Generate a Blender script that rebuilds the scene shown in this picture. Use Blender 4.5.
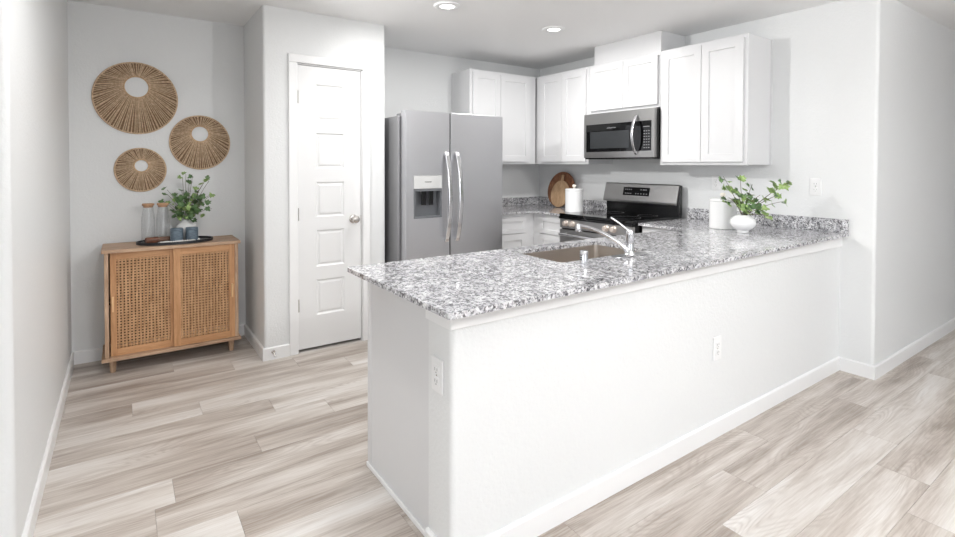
import bpy, bmesh, math, random
from mathutils import Vector, Matrix, noise
random.seed(7)
C = bpy.context.scene.collection
SC = bpy.context.scene
for o in list(bpy.data.objects):
    bpy.data.objects.remove(o, do_unlink=True)

# ------------------------------------------------------------------ camera
F, YAW, PITCH, ROLL = 510.713, 0.61311, 0.01944, 0.00233
PX, PY, EYE = 482.079, 175.509, 1.33862
c_, s_ = math.cos(YAW), math.sin(YAW)
cp, sp = math.cos(PITCH), math.sin(PITCH)
ck, sk = math.cos(ROLL), math.sin(ROLL)
R0 = Vector((c_, -s_, 0)); FW = Vector((s_ * cp, c_ * cp, -sp)); U0 = R0.cross(FW)
RR = R0 * ck + U0 * sk; UU = U0 * ck - R0 * sk
cam = bpy.data.cameras.new('camera'); camo = bpy.data.objects.new('camera', cam); C.objects.link(camo)
m = Matrix((RR, UU, -FW)).transposed().to_4x4(); m.translation = Vector((0, 0, EYE))
camo.matrix_world = m
cam.sensor_fit = 'HORIZONTAL'; cam.sensor_width = 36; cam.lens = 36 * F / 955
cam.shift_x = (477.5 - PX) / 955; cam.shift_y = (PY - 268.5) / 955
cam.clip_start = .05; cam.clip_end = 60
SC.camera = camo

# ------------------------------------------------------------------ world, lights, exposure
W = bpy.data.worlds.new('world'); SC.world = W; W.use_nodes = True
W.node_tree.nodes['Background'].inputs[0].default_value = (0.93, 0.96, 1, 1)
W.node_tree.nodes['Background'].inputs[1].default_value = 1.0
SC.view_settings.view_transform = 'Standard'; SC.view_settings.look = 'None'
SC.view_settings.exposure = 0.07; SC.view_settings.gamma = 1.0
SC.view_settings.use_curve_mapping = False
H = 2.422

def area(name, loc, target, size, power, color=(1, 1, 1), sizey=None, spread=180):
    l = bpy.data.lights.new(name, 'AREA'); l.energy = power; l.color = color; l.size = size
    l.shape = 'RECTANGLE' if sizey else 'DISK'
    if sizey: l.size_y = sizey
    l.spread = math.radians(spread)
    o = bpy.data.objects.new(name, l); C.objects.link(o); o.location = loc
    d = Vector(target) - Vector(loc)
    o.rotation_euler = d.to_track_quat('-Z', 'Y').to_euler(); return o

# the two lit ceiling lamps of the kitchen, two out of frame, and an added entry fill
area('kitchen_lamp_light', (1.807, 2.985, H - .03), (1.807, 2.985, 0), .11, 12, (1, .99, .97))
area('kitchen_lamp_light', (2.80, 3.0, H - .03), (2.80, 3.0, 0), .11, 12, (1, .99, .97))
area('hall_lamp_light', (.35, 3.05, H - .12), (3.85, 2.5, 1.0), .12, 10, (1, .995, .985), None, 96)
area('entry_fill_light', (.35, 2.15, H - .04), (.35, 2.15, 0), .14, 10, (1, .995, .985), None, 160)  # added unseen fill that brightens the hall floor and niche
area('dining_lamp_light', (2.55, -1.4, H - .06), (.6, 3.0, .8), .14, 25, (1, .995, .985))
# added unseen fill behind the camera, aimed up to lighten the ceiling
area('ceiling_fill_light', (1.6, -1.3, 1.2), (1.62, -1.28, H), .9, 108, (.96, .98, 1), None, 150)
# daylight through the big openings behind the camera
area('window_daylight', (1.6, -4.42, 1.3), (1.9, 0, 1.25), 4.4, 27, (.93, .97, 1), 2.2)
area('window_daylight', (-3.92, -1.3, 1.3), (0, -1.0, 1.2), 3.2, 54, (.93, .97, 1), 2.0)

# ------------------------------------------------------------------ materials
def nt(name):
    mt = bpy.data.materials.new(name); mt.use_nodes = True
    t = mt.node_tree; b = t.nodes['Principled BSDF']; return mt, t, b
def lin(c):
    return tuple((x / 255 / 12.92) if x / 255 < .04045 else ((x / 255 + .055) / 1.055) ** 2.4 for x in c) + (1,)
def plain(name, col, rough=.5, metal=0, coat=0, spec=.5):
    mt, t, b = nt(name); b.inputs['Base Color'].default_value = lin(col)
    b.inputs['Roughness'].default_value = rough; b.inputs['Metallic'].default_value = metal
    b.inputs['Coat Weight'].default_value = coat; b.inputs['Specular IOR Level'].default_value = spec
    return mt
def N(t, typ, **kw):
    n = t.nodes.new(typ)
    for k, v in kw.items(): setattr(n, k, v)
    return n
def coords(t, scale=(1, 1, 1), what='Object'):
    tc = N(t, 'ShaderNodeTexCoord'); mp = N(t, 'ShaderNodeMapping'); mp.inputs['Scale'].default_value = scale
    t.links.new(tc.outputs[what], mp.inputs[0]); return mp.outputs[0]
def noi(t, vec, scale, detail=2, rough=.5, dist=0):
    n = N(t, 'ShaderNodeTexNoise'); n.inputs['Scale'].default_value = scale; n.inputs['Detail'].default_value = detail
    n.inputs['Roughness'].default_value = rough; n.inputs['Distortion'].default_value = dist
    t.links.new(vec, n.inputs['Vector']); return n.outputs['Fac']
def ramp(t, fac, stops):
    r = N(t, 'ShaderNodeValToRGB'); e = r.color_ramp.elements
    while len(e) < len(stops): e.new(.5)
    for i, (p, c) in enumerate(stops):
        e[i].position = p; e[i].color = lin(c) if max(c) > 1 else tuple(c) + (1,)
    t.links.new(fac, r.inputs[0]); return r.outputs[0]
def mixc(t, fac, a, b, mode='MIX'):
    n = N(t, 'ShaderNodeMix', data_type='RGBA', blend_type=mode)
    for sock, v in ((n.inputs[0], fac), (n.inputs[6], a), (n.inputs[7], b)):
        if hasattr(v, 'is_linked') or hasattr(v, 'links'): t.links.new(v, sock)
        else: sock.default_value = v
    return n.outputs[2]
def math_(t, op, a, b=0, c=0):
    n = N(t, 'ShaderNodeMath', operation=op)
    for i, v in enumerate((a, b, c)):
        if hasattr(v, 'links'): t.links.new(v, n.inputs[i])
        else: n.inputs[i].default_value = v
    return n.outputs[0]
def bump(t, b, h, strength, dist=.01):
    n = N(t, 'ShaderNodeBump'); n.inputs['Strength'].default_value = strength; n.inputs['Distance'].default_value = dist
    t.links.new(h, n.inputs['Height']); t.links.new(n.outputs[0], b.inputs['Normal'])

def paint(name, col, rough=.5, tex=.35, scale=55):
    mt, t, b = nt(name); b.inputs['Base Color'].default_value = lin(col); b.inputs['Roughness'].default_value = rough
    v = coords(t)
    h = math_(t, 'ADD', noi(t, v, scale, 3, .55), math_(t, 'MULTIPLY', noi(t, v, scale * .35, 2), .6))
    bump(t, b, h, tex, .004); return mt
M_wall = paint('wall_paint', (227, 228, 228), .42, .4, 85)
M_ceil = paint('ceiling_paint', (244, 244, 244), .7, .3, 45)
M_trim = plain('trim_paint', (238, 238, 238), .3)
M_cab = plain('cabinet_paint', (220, 220, 221), .32)
M_door = plain('door_paint', (231, 231, 231), .33)
M_plate = plain('outlet_plastic', (236, 236, 236), .3)
M_slot = plain('slot_dark', (135, 135, 135), .5)

def mk_granite():
    mt, t, b = nt('granite'); v = coords(t)
    wn = N(t, 'ShaderNodeTexNoise'); wn.inputs['Scale'].default_value = 70; wn.inputs['Detail'].default_value = 3; t.links.new(v, wn.inputs['Vector'])
    va = N(t, 'ShaderNodeVectorMath', operation='SCALE'); t.links.new(wn.outputs['Color'], va.inputs[0]); va.inputs['Scale'].default_value = .022
    vb = N(t, 'ShaderNodeVectorMath', operation='ADD'); t.links.new(v, vb.inputs[0]); t.links.new(va.outputs[0], vb.inputs[1])
    def cells(scale):
        vo = N(t, 'ShaderNodeTexVoronoi'); vo.inputs['Scale'].default_value = scale; t.links.new(vb.outputs[0], vo.inputs['Vector'])
        q = N(t, 'ShaderNodeSeparateColor'); t.links.new(vo.outputs['Color'], q.inputs[0]); return q
    c1 = cells(135)
    base = ramp(t, c1.outputs[0], [(0, (240, 240, 241)), (.38, (230, 230, 232)), (.60, (198, 197, 200)), (.8, (160, 159, 162)), (1, (116, 115, 119))])
    cl = noi(t, v, 24, 3, .6)
    soft = ramp(t, cl, [(.38, (1, 1, 1)), (.66, (.62, .617, .63))])
    col = mixc(t, 1, base, soft, 'MULTIPLY')
    c2 = cells(190); cl2 = noi(t, v, 38, 2, .5)
    dk = math_(t, 'MULTIPLY', math_(t, 'GREATER_THAN', c2.outputs[1], .55), math_(t, 'GREATER_THAN', cl2, .53))
    col = mixc(t, math_(t, 'MULTIPLY', dk, .8), col, lin((62, 61, 64)))
    t.links.new(col, b.inputs['Base Color']); b.inputs['Roughness'].default_value = .08
    b.inputs['Specular IOR Level'].default_value = .8
    return mt
M_gran = mk_granite()

def mk_wood(name, c1, c2, axis='x', rough=.5, sc=1.0):
    mt, t, b = nt(name)
    s = {'x': (1.2, 14, 14), 'y': (14, 1.2, 14), 'z': (14, 14, 1.2)}[axis]
    v = coords(t, tuple(k * sc for k in s)); f = noi(t, v, 3.2, 6, .62, .6)
    g = coords(t, tuple(k * sc * 5 for k in s)); f2 = noi(t, g, 3.0, 3, .6)
    f = math_(t, 'ADD', math_(t, 'MULTIPLY', f, .7), math_(t, 'MULTIPLY', f2, .3))
    t.links.new(ramp(t, f, [(.33, c1), (.64, c2)]), b.inputs['Base Color']); b.inputs['Roughness'].default_value = rough
    bump(t, b, f, .15, .002); return mt
M_oakh = mk_wood('console_wood_grain_sideways', (158, 124, 98), (205, 174, 146), 'x')
M_oakv = mk_wood('console_wood_grain_upright', (160, 126, 100), (207, 177, 149), 'z')
M_doorh = mk_wood('console_door_wood_sideways', (172, 122, 80), (208, 160, 116), 'x')
M_doorv = mk_wood('console_door_wood_upright', (172, 122, 80), (208, 160, 116), 'z')
M_walnut = mk_wood('walnut', (84, 50, 36), (128, 82, 60), 'x', .45, 2)
M_board = mk_wood('acacia_dark', (74, 44, 30), (172, 118, 84), 'z', .45, 1)
M_board2 = mk_wood('acacia_light', (168, 130, 96), (208, 176, 140), 'z', .45, 1)
M_corkw = plain('lid_wood', (186, 146, 112), .55)
M_pull = plain('pale_wood_pull', (226, 186, 138), .5)
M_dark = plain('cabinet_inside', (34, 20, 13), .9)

def mk_cane():
    mt, t, b = nt('cane_webbing')
    tc = N(t, 'ShaderNodeTexCoord'); sp_ = N(t, 'ShaderNodeSeparateXYZ'); t.links.new(tc.outputs['Object'], sp_.inputs[0])
    def cell(s, pitch, lo, hi):
        f = math_(t, 'FRACT', math_(t, 'DIVIDE', s, pitch))
        return math_(t, 'MULTIPLY', math_(t, 'GREATER_THAN', f, lo), math_(t, 'LESS_THAN', f, hi))
    hx = cell(sp_.outputs[0], .0195, .22, .66); hz = cell(sp_.outputs[2], .0185, .22, .68)
    hole = math_(t, 'MULTIPLY', hx, hz)
    v = coords(t, (60, 60, 5)); f = noi(t, v, 3, 3)
    strand = math_(t, 'FRACT', math_(t, 'DIVIDE', sp_.outputs[0], .0380))
    ad = math_(t, 'MULTIPLY', math_(t, 'GREATER_THAN', strand, .5), .04)
    col = ramp(t, math_(t, 'ADD', f, ad), [(.3, (160, 116, 78)), (.7, (206, 164, 122))])
    t.links.new(col, b.inputs['Base Color']); b.inputs['Roughness'].default_value = .6
    t.links.new(math_(t, 'SUBTRACT', 1, hole), b.inputs['Alpha'])
    return mt
M_cane = mk_cane()

def mk_rattan(name, a, bb):
    mt, t, b = nt(name); f = noi(t, coords(t, (1, 1, 1)), 70, 3, .6)
    t.links.new(ramp(t, f, [(.3, a), (.7, bb)]), b.inputs['Base Color']); b.inputs['Roughness'].default_value = .7; return mt
M_rat = mk_rattan('rattan', (186, 156, 124), (228, 202, 172))
M_rat2 = mk_rattan('rattan_inner', (190, 156, 120), (216, 184, 148))
M_ratshade = mk_rattan('rattan_backing_shade', (124, 98, 74), (156, 126, 98))  # darker brown carries the shade between the spokes

def mk_steel(name, col, rough, axis=(1, 1, 90), str_=.05):
    mt, t, b = nt(name); b.inputs['Base Color'].default_value = lin(col); b.inputs['Metallic'].default_value = 1
    f = noi(t, coords(t, axis), 6, 4, .6)
    r = math_(t, 'ADD', math_(t, 'MULTIPLY', f, .12), rough - .06); t.links.new(r, b.inputs['Roughness'])
    bump(t, b, f, str_, .001); return mt
M_ss = mk_steel('stainless_steel', (196, 196, 198), .34)
M_ssd = mk_steel('stainless_dark', (168, 167, 166), .34)
M_fr = mk_steel('fridge_steel', (200, 200, 203), .36)
M_sink = mk_steel('sink_steel', (196, 188, 180), .38)
M_chrome = plain('chrome', (225, 225, 228), .08, 1)
M_handle = plain('polished_steel', (222, 222, 224), .2, 1)
M_nickel = plain('satin_nickel', (200, 196, 192), .25, 1)
M_side = plain('fridge_side_paint', (146, 146, 148), .35, .3)
M_black = plain('black_enamel', (14, 14, 15), .22)
M_bglass = plain('black_glass', (7, 7, 8), .05)
M_mglass = plain('microwave_window', (52, 54, 56), .18)
M_knob = plain('knob_metal', (226, 214, 204), .28, .7)
M_lgrey = plain('dispenser_panel', (205, 205, 204), .35, .2)
M_dgrey = plain('dispenser_recess', (120, 122, 126), .3, .3)
M_white = plain('white_ceramic', (240, 240, 240), .22, 0, .3)
M_cream = plain('cream_knob', (236, 230, 218), .3)
M_mark = plain('grey_print', (135, 135, 137), .5)
M_tray = plain('tray_black', (38, 38, 42), .4)
M_bead = plain('white_beads', (232, 230, 226), .6)
M_rubber = plain('white_rubber', (225, 225, 225), .6)

def mk_cup():
    mt, t, b = nt('blue_grey_stoneware'); f = noi(t, coords(t, (1, 1, 4)), 35, 4, .65)
    t.links.new(ramp(t, f, [(.3, (74, 90, 104)), (.7, (122, 138, 150))]), b.inputs['Base Color']); b.inputs['Roughness'].default_value = .45; return mt
M_cup = mk_cup()
def mk_glass():
    mt, t, b = nt('clear_glass'); tr = N(t, 'ShaderNodeBsdfTransparent'); tr.inputs[0].default_value = (.992, .995, .997, 1)
    gl = N(t, 'ShaderNodeBsdfGlossy'); gl.inputs['Roughness'].default_value = .03
    fr = N(t, 'ShaderNodeLayerWeight'); fr.inputs['Blend'].default_value = .5; mx = N(t, 'ShaderNodeMixShader')
    t.links.new(math_(t, 'MULTIPLY_ADD', math_(t, 'POWER', fr.outputs['Facing'], 3), .42, .05), mx.inputs[0]); t.links.new(tr.outputs[0], mx.inputs[1]); t.links.new(gl.outputs[0], mx.inputs[2])
    t.links.new(mx.outputs[0], t.nodes['Material Output'].inputs['Surface']); return mt
M_glass = mk_glass()
def mk_leaf(name, a, bb, cc):
    mt, t, b = nt(name); f = noi(t, coords(t), 28, 3, .6)
    t.links.new(ramp(t, f, [(.3, a), (.55, bb), (.75, cc)]), b.inputs['Base Color']); b.inputs['Roughness'].default_value = .5
    b.inputs['Transmission Weight'].default_value = 0
    return mt
M_leaf = mk_leaf('ivy_leaf_dark', (56, 84, 50), (92, 124, 76), (140, 164, 120))
M_leaf2 = mk_leaf('ivy_leaf_light', (104, 134, 74), (150, 176, 108), (192, 208, 152))
M_stem = plain('stem', (96, 84, 58), .6)
def mk_emit(name, s):
    mt, t, b = nt(name); b.inputs['Emission Color'].default_value = (1, .985, .95, 1); b.inputs['Emission Strength'].default_value = s
    b.inputs['Base Color'].default_value = (1, 1, 1, 1); return mt
M_lens = mk_emit('lamp_lens', 5)

def mk_floor():
    mt, t, b = nt('vinyl_plank')
    at = N(t, 'ShaderNodeAttribute'); at.attribute_name = 'plank'; sp_ = N(t, 'ShaderNodeSeparateColor')
    t.links.new(at.outputs['Color'], sp_.inputs[0])
    tc = N(t, 'ShaderNodeTexCoord')
    off = N(t, 'ShaderNodeCombineXYZ')
    t.links.new(math_(t, 'MULTIPLY', sp_.outputs[1], 37), off.inputs[0]); t.links.new(math_(t, 'MULTIPLY', sp_.outputs[2], 23), off.inputs[1])
    av = N(t, 'ShaderNodeVectorMath', operation='ADD'); t.links.new(tc.outputs['Object'], av.inputs[0]); t.links.new(off.outputs[0], av.inputs[1])
    def mp(scale):
        q = N(t, 'ShaderNodeMapping'); q.inputs['Scale'].default_value = scale; t.links.new(av.outputs[0], q.inputs[0]); return q.outputs[0]
    broad = noi(t, mp((.9, 9, 1)), 1.0, 3, .55, .5)
    # cathedral grain: rings of a stretched, warped field
    field = noi(t, mp((1.3, 7.5, 1)), .8, 1.5, .4, .2)
    rings = math_(t, 'SINE', math_(t, 'MULTIPLY', field, 210))
    rings = math_(t, 'MULTIPLY_ADD', rings, .5, .5)
    mask = noi(t, mp((1.5, 5, 1)), 1.1, 1, .5)
    mask = ramp(t, mask, [(.46, (0, 0, 0)), (.60, (1, 1, 1))])
    fine = noi(t, mp((3.2, 75, 1)), 1.6, 6, .68)
    tone = math_(t, 'MULTIPLY_ADD', sp_.outputs[0], .34, math_(t, 'MULTIPLY_ADD', broad, 1.5, -.42))
    tone = math_(t, 'ADD', tone, math_(t, 'MULTIPLY', math_(t, 'SUBTRACT', fine, .5), .75))
    col = ramp(t, tone, [(.12, (154, 142, 132)), (.36, (188, 178, 169)), (.58, (210, 203, 196)), (.85, (226, 222, 218))])
    col = mixc(t, math_(t, 'MULTIPLY', math_(t, 'MULTIPLY', math_(t, 'POWER', rings, 2), mask), .20), col, lin((130, 112, 98)))
    t.links.new(col, b.inputs['Base Color']); b.inputs['Roughness'].default_value = .42
    bump(t, b, fine, .12, .001)
    return mt
M_floor = mk_floor()
M_groove = plain('plank_groove', (120, 110, 102), .7)

# ------------------------------------------------------------------ mesh helpers
def link(name, bm, mat, parent=None, smooth=False, bevel=0, segs=2, ang=35):
    bmesh.ops.recalc_face_normals(bm, faces=bm.faces)
    me = bpy.data.meshes.new(name); bm.to_mesh(me); bm.free()
    o = bpy.data.objects.new(name, me); C.objects.link(o)
    for mm in (mat if isinstance(mat, (list, tuple)) else [mat]): me.materials.append(mm)
    if parent: o.parent = parent
    if bevel:
        md = o.modifiers.new('bevel', 'BEVEL'); md.width = bevel; md.segments = segs; md.limit_method = 'ANGLE'; md.angle_limit = math.radians(ang)
        md.harden_normals = False
    if smooth:
        for p in me.polygons: p.use_smooth = True
        if smooth != 'all':
            try: me.set_sharp_from_angle(angle=math.radians(40))
            except Exception: pass
    return o
def NB(): return bmesh.new()
def box(bm, x0, x1, y0, y1, z0, z1):
    vs = [bm.verts.new((x, y, z)) for x in (x0, x1) for y in (y0, y1) for z in (z0, z1)]
    for f in ((0, 1, 3, 2), (4, 6, 7, 5), (0, 4, 5, 1), (2, 3, 7, 6), (0, 2, 6, 4), (1, 5, 7, 3)):
        bm.faces.new([vs[i] for i in f])
    return vs
def rounded(pts):
    out = []
    n = len(pts)
    for i, p in enumerate(pts):
        if len(p) == 2: out.append(Vector((p[0], p[1]))); continue
        P = Vector(p[:2]); A = Vector(pts[i - 1][:2]); B = Vector(pts[(i + 1) % n][:2]); r = p[2]
        a = (A - P).normalized(); b = (B - P).normalized(); hf = a.angle(b) / 2
        d = r / math.tan(hf); cen = P + (a + b).normalized() * (r / math.sin(hf))
        s = P + a * d - cen; e = P + b * d - cen; an = s.angle_signed(e)
        for k in range(7):
            q = s.copy(); q.rotate(Matrix.Rotation(-an * k / 6, 2)); out.append(cen + q)
    return out
def prism(bm, pts, z0, z1):
    p = rounded(pts); lo = [bm.verts.new((q.x, q.y, z0)) for q in p]; hi = [bm.verts.new((q.x, q.y, z1)) for q in p]
    n = len(p); bm.faces.new(lo[::-1]); bm.faces.new(hi)
    for i in range(n): bm.faces.new((lo[i], lo[(i + 1) % n], hi[(i + 1) % n], hi[i]))
def lathe(bm, prof, cx=0, cy=0, seg=40, axis='z', cap=True, T=None):
    rings = []
    for r, z in prof:
        ring = []
        for k in range(seg):
            a = 2 * math.pi * k / seg; u, v = r * math.cos(a), r * math.sin(a)
            p = Vector({'z': (cx + u, cy + v, z), 'x': (z, cx + u, cy + v), 'y': (cx + u, z, cy + v)}[axis])
            if T: p = T @ p
            ring.append(bm.verts.new(p))
        rings.append(ring)
    for a, b in zip(rings, rings[1:]):
        for k in range(seg): bm.faces.new((a[k], a[(k + 1) % seg], b[(k + 1) % seg], b[k]))
    if cap:
        bm.faces.new(rings[0][::-1]); bm.faces.new(rings[-1])
def tube(bm, pts, rad, seg=10, cap=True, flat=1.0):
    pts = [Vector(p) for p in pts]; rings = []; prev = None
    for i, p in enumerate(pts):
        d = (pts[min(i + 1, len(pts) - 1)] - pts[max(i - 1, 0)]).normalized()
        if prev is None:
            up = Vector((0, 0, 1)) if abs(d.z) < .9 else Vector((1, 0, 0)); n = d.cross(up).normalized()
        else: n = (prev - d * prev.dot(d)).normalized()
        prev = n; b = d.cross(n); r = rad[i] if isinstance(rad, (list, tuple)) else rad
        rings.append([bm.verts.new(p + (n * math.cos(2 * math.pi * k / seg) + b * math.sin(2 * math.pi * k / seg) * flat) * r) for k in range(seg)])
    for a, b in zip(rings, rings[1:]):
        for k in range(seg): bm.faces.new((a[k], a[(k + 1) % seg], b[(k + 1) % seg], b[k]))
    if cap: bm.faces.new(rings[0][::-1]); bm.faces.new(rings[-1])
def bez(pts, n=14):
    P = [Vector(p) for p in pts]; out = []
    for k in range(n + 1):
        t = k / n; Q = P[:]
        while len(Q) > 1: Q = [a.lerp(b, t) for a, b in zip(Q, Q[1:])]
        out.append(Q[0])
    return out
def thing(name, label, cat, loc=(0, 0, 0), group=None):
    o = bpy.data.objects.new(name, None); C.objects.link(o); o.location = loc; o.empty_display_size = .1
    o['label'] = label; o['category'] = cat
    if group: o['group'] = group
    return o
def tag(o, label, cat, group=None):
    o['label'] = label; o['category'] = cat
    if group: o['group'] = group
    return o
def struct(o): o['kind'] = 'structure'; return o
def place(root, *objs): pass
def rel(root, bm):
    """geometry written in room coordinates, parented to a root standing at root.location"""
    bmesh.ops.translate(bm, verts=bm.verts, vec=-root.location); return bm
def part(root, name, bm, mat, **kw): return link(name, rel(root, bm), mat, root, **kw)
def sub(root, par, name, bm, mat, **kw):
    return link(name, rel(root, bm), mat, par, **kw)

# ------------------------------------------------------------------ the room
XL, YB, XP, YP, XPR, XS, YC, YN = -.290, 4.351, .782, 3.693, 1.677, 3.852, 1.190, 1.383
b = NB(); prism(b, [(XL, 4.6), (XL, 2.17, .022), (-4.0, 2.17), (-4.0, 2.30), (-.42, 2.30), (-.42, 4.6)], 0, H); struct(link('wall_left', b, M_wall, smooth=True))
b = NB(); box(b, -.42, 4.02, YB, 4.48, 0, H); struct(link('wall_back', b, M_wall))
b = NB()
prism(b, [(XP, YB), (XP, YP, .02), (1.005, YP), (1.005, 3.80), (.90, 3.80), (.90, YB)], 0, H)
prism(b, [(1.487, YP), (XPR, YP, .02), (XPR, YB), (1.56, YB), (1.56, 3.80), (1.487, 3.80)], 0, H)
box(b, 1.005, 1.487, YP, 3.80, 2.056, H)
struct(link('wall_pantry', b, M_wall, smooth=True))
b = NB(); prism(b, [(XS, YC, .022), (XS, 4.48), (4.02, 4.48), (4.02, 1.34), (8.0, 1.34), (8.0, YC)], 0, H); struct(link('wall_right', b, M_wall, smooth=True))
b = NB(); box(b, -4.1, 8.1, -4.6, 4.6, H, H + .1); struct(link('ceiling', b, M_ceil))
b = NB()
box(b, -4.1, -1.3, -4.6, -4.48, 0, H); box(b, 3.7, 8.1, -4.6, -4.48, 0, H); box(b, -1.3, 3.7, -4.6, -4.48, 2.3, H)
struct(link('wall_rear', b, M_wall))
b = NB(); box(b, 8.0, 8.1, -4.5, YC, 0, H); struct(link('wall_far_right', b, M_wall))
b = NB(); box(b, -4.1, -4.0, -4.5, -3.0, 0, H); box(b, -4.1, -4.0, .4, 2.3, 0, H); box(b, -4.1, -4.0, -3.0, .4, 2.25, H); struct(link('wall_far_left', b, M_wall))
# window frames behind the camera
b = NB()
for x in (-1.28, .37, 2.03, 3.68): box(b, x - .03, x + .03, -4.57, -4.5, 0.02, 2.28)
box(b, -1.3, 3.7, -4.57, -4.5, 2.24, 2.3); box(b, -1.3, 3.7, -4.57, -4.5, 0, .06); struct(link('window_1', b, M_trim))
b = NB()
for y in (-2.98, -1.3, .38): box(b, -4.07, -4.0, y - .03, y + .03, 0.02, 2.24)
box(b, -4.07, -4.0, -3.0, .4, 2.19, 2.25); box(b, -4.07, -4.0, -3.0, .4, 0, .06); struct(link('window_2', b, M_trim))

# half wall that carries the bar side of the counter
b = NB(); prism(b, [(.855, YN, .02), (XS, YN), (XS, 1.535), (.855, 1.535, .004)], 0, .885)
struct(link('wall_peninsula', b, M_wall, smooth=True))

# baseboards
def baseboard(name, pts, side=1, h=.086, th=.013):
    P = [Vector(p) for p in pts]; off = []
    for i, p in enumerate(P):
        ns = []
        if i > 0: d = (p - P[i - 1]).normalized(); ns.append(Vector((d.y, -d.x)) * side)
        if i < len(P) - 1: d = (P[i + 1] - p).normalized(); ns.append(Vector((d.y, -d.x)) * side)
        nn = sum(ns, Vector((0, 0)))
        if len(ns) == 2: nn = nn / (1 + ns[0].dot(ns[1]))
        off.append((p, nn))
    b = NB()
    prof = [(0, 0), (th, 0), (th, h - .006), (th - .006, h), (0, h)]
    rings = [[b.verts.new((p.x + n.x * a, p.y + n.y * a, z)) for a, z in prof] for p, n in off]
    for r0, r1 in zip(rings, rings[1:]):
        for k in range(5): b.faces.new((r0[k], r0[(k + 1) % 5], r1[(k + 1) % 5], r1[k]))
    b.faces.new(rings[0]); b.faces.new(rings[-1][::-1])
    return struct(link(name, b, M_trim))
baseboard('baseboard_left', [(-3.9, 2.17), (XL, 2.17), (XL, YB)])
baseboard('baseboard_back', [(XL + .013, YB), (XP, YB), (XP, YP), (.947, YP)])
baseboard('baseboard_pantry', [(1.545, YP), (XPR, YP)])
baseboard('baseboard_right', [(.855, 1.535), (.855, YN), (XS, YN), (XS, YC), (7.9, YC)])
# trim board under the bar overhang
b = NB(); prism(b, [(.843, YN - .014), (XS, YN - .014), (XS, YN + .002), (.857, YN + .002), (.857, 1.535), (.843, 1.535)], .815, .885); struct(link('trim_1', b, M_trim, bevel=.003))

# floor: planks with bevelled seams, rows run left-right
b = NB(); lay = b.loops.layers.color.new('plank')
seams = {-1: 2.47, 0: 2.76, 1: 3.04, 2: 3.37, 3: 2.56, 4: 1.52, 5: .86, 6: 2.6, 7: .35, 8: 1.31, 9: .16, 10: .52, 11: .93, 12: .67, 13: .34, 14: .03, 15: .95, 16: .59, 17: .26}
tones = {(2, 1): .75, (2, 2): .65, (1, 1): .75, (0, 1): .2, (0, 2): .1, (-1, 1): .8, (9, 1): .3, (10, 1): .85, (10, 0): .1, (11, 0): .5, (7, 0): .1, (7, 1): .35}
box(b, -4.1, 8.1, -4.6, 4.6, -.08, -.0022)
for f in b.faces: f.material_index = 1
for r in range(-28, 22):
    y0 = .6485 + .187 * r; y1 = y0 + .187; L = 1.22
    sx = seams.get(r, random.random() * L); k0 = math.ceil((-4.1 - sx) / L) - 1
    x = sx + k0 * L; k = k0
    while x < 8.1:
        g = .0008
        a0, a1, c0, c1 = max(x, -4.1) + g, min(x + L, 8.1) - g, max(y0, -4.6) + g, min(y1, 4.6) - g
        if a1 > a0 and c1 > c0:
            vs = [b.verts.new(p) for p in ((a0, c0, 0), (a1, c0, 0), (a1, c1, 0), (a0, c1, 0))]
            f = b.faces.new(vs); e = .0012
            lo = [b.verts.new(p) for p in ((a0 - .0005, c0 - .0005, -.002), (a1 + .0005, c0 - .0005, -.002), (a1 + .0005, c1 + .0005, -.002), (a0 - .0005, c1 + .0005, -.002))]
            fs = [f] + [b.faces.new((vs[i], lo[i], lo[(i + 1) % 4], vs[(i + 1) % 4])) for i in range(4)]
            cc = (tones.get((r, k + 0), random.random()), random.random(), random.random(), 1)
            for ff in fs:
                for lp in ff.loops: lp[lay] = cc
        x += L; k += 1
me_floor = link('floor', b, [M_floor, M_groove]); struct(me_floor)

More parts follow.
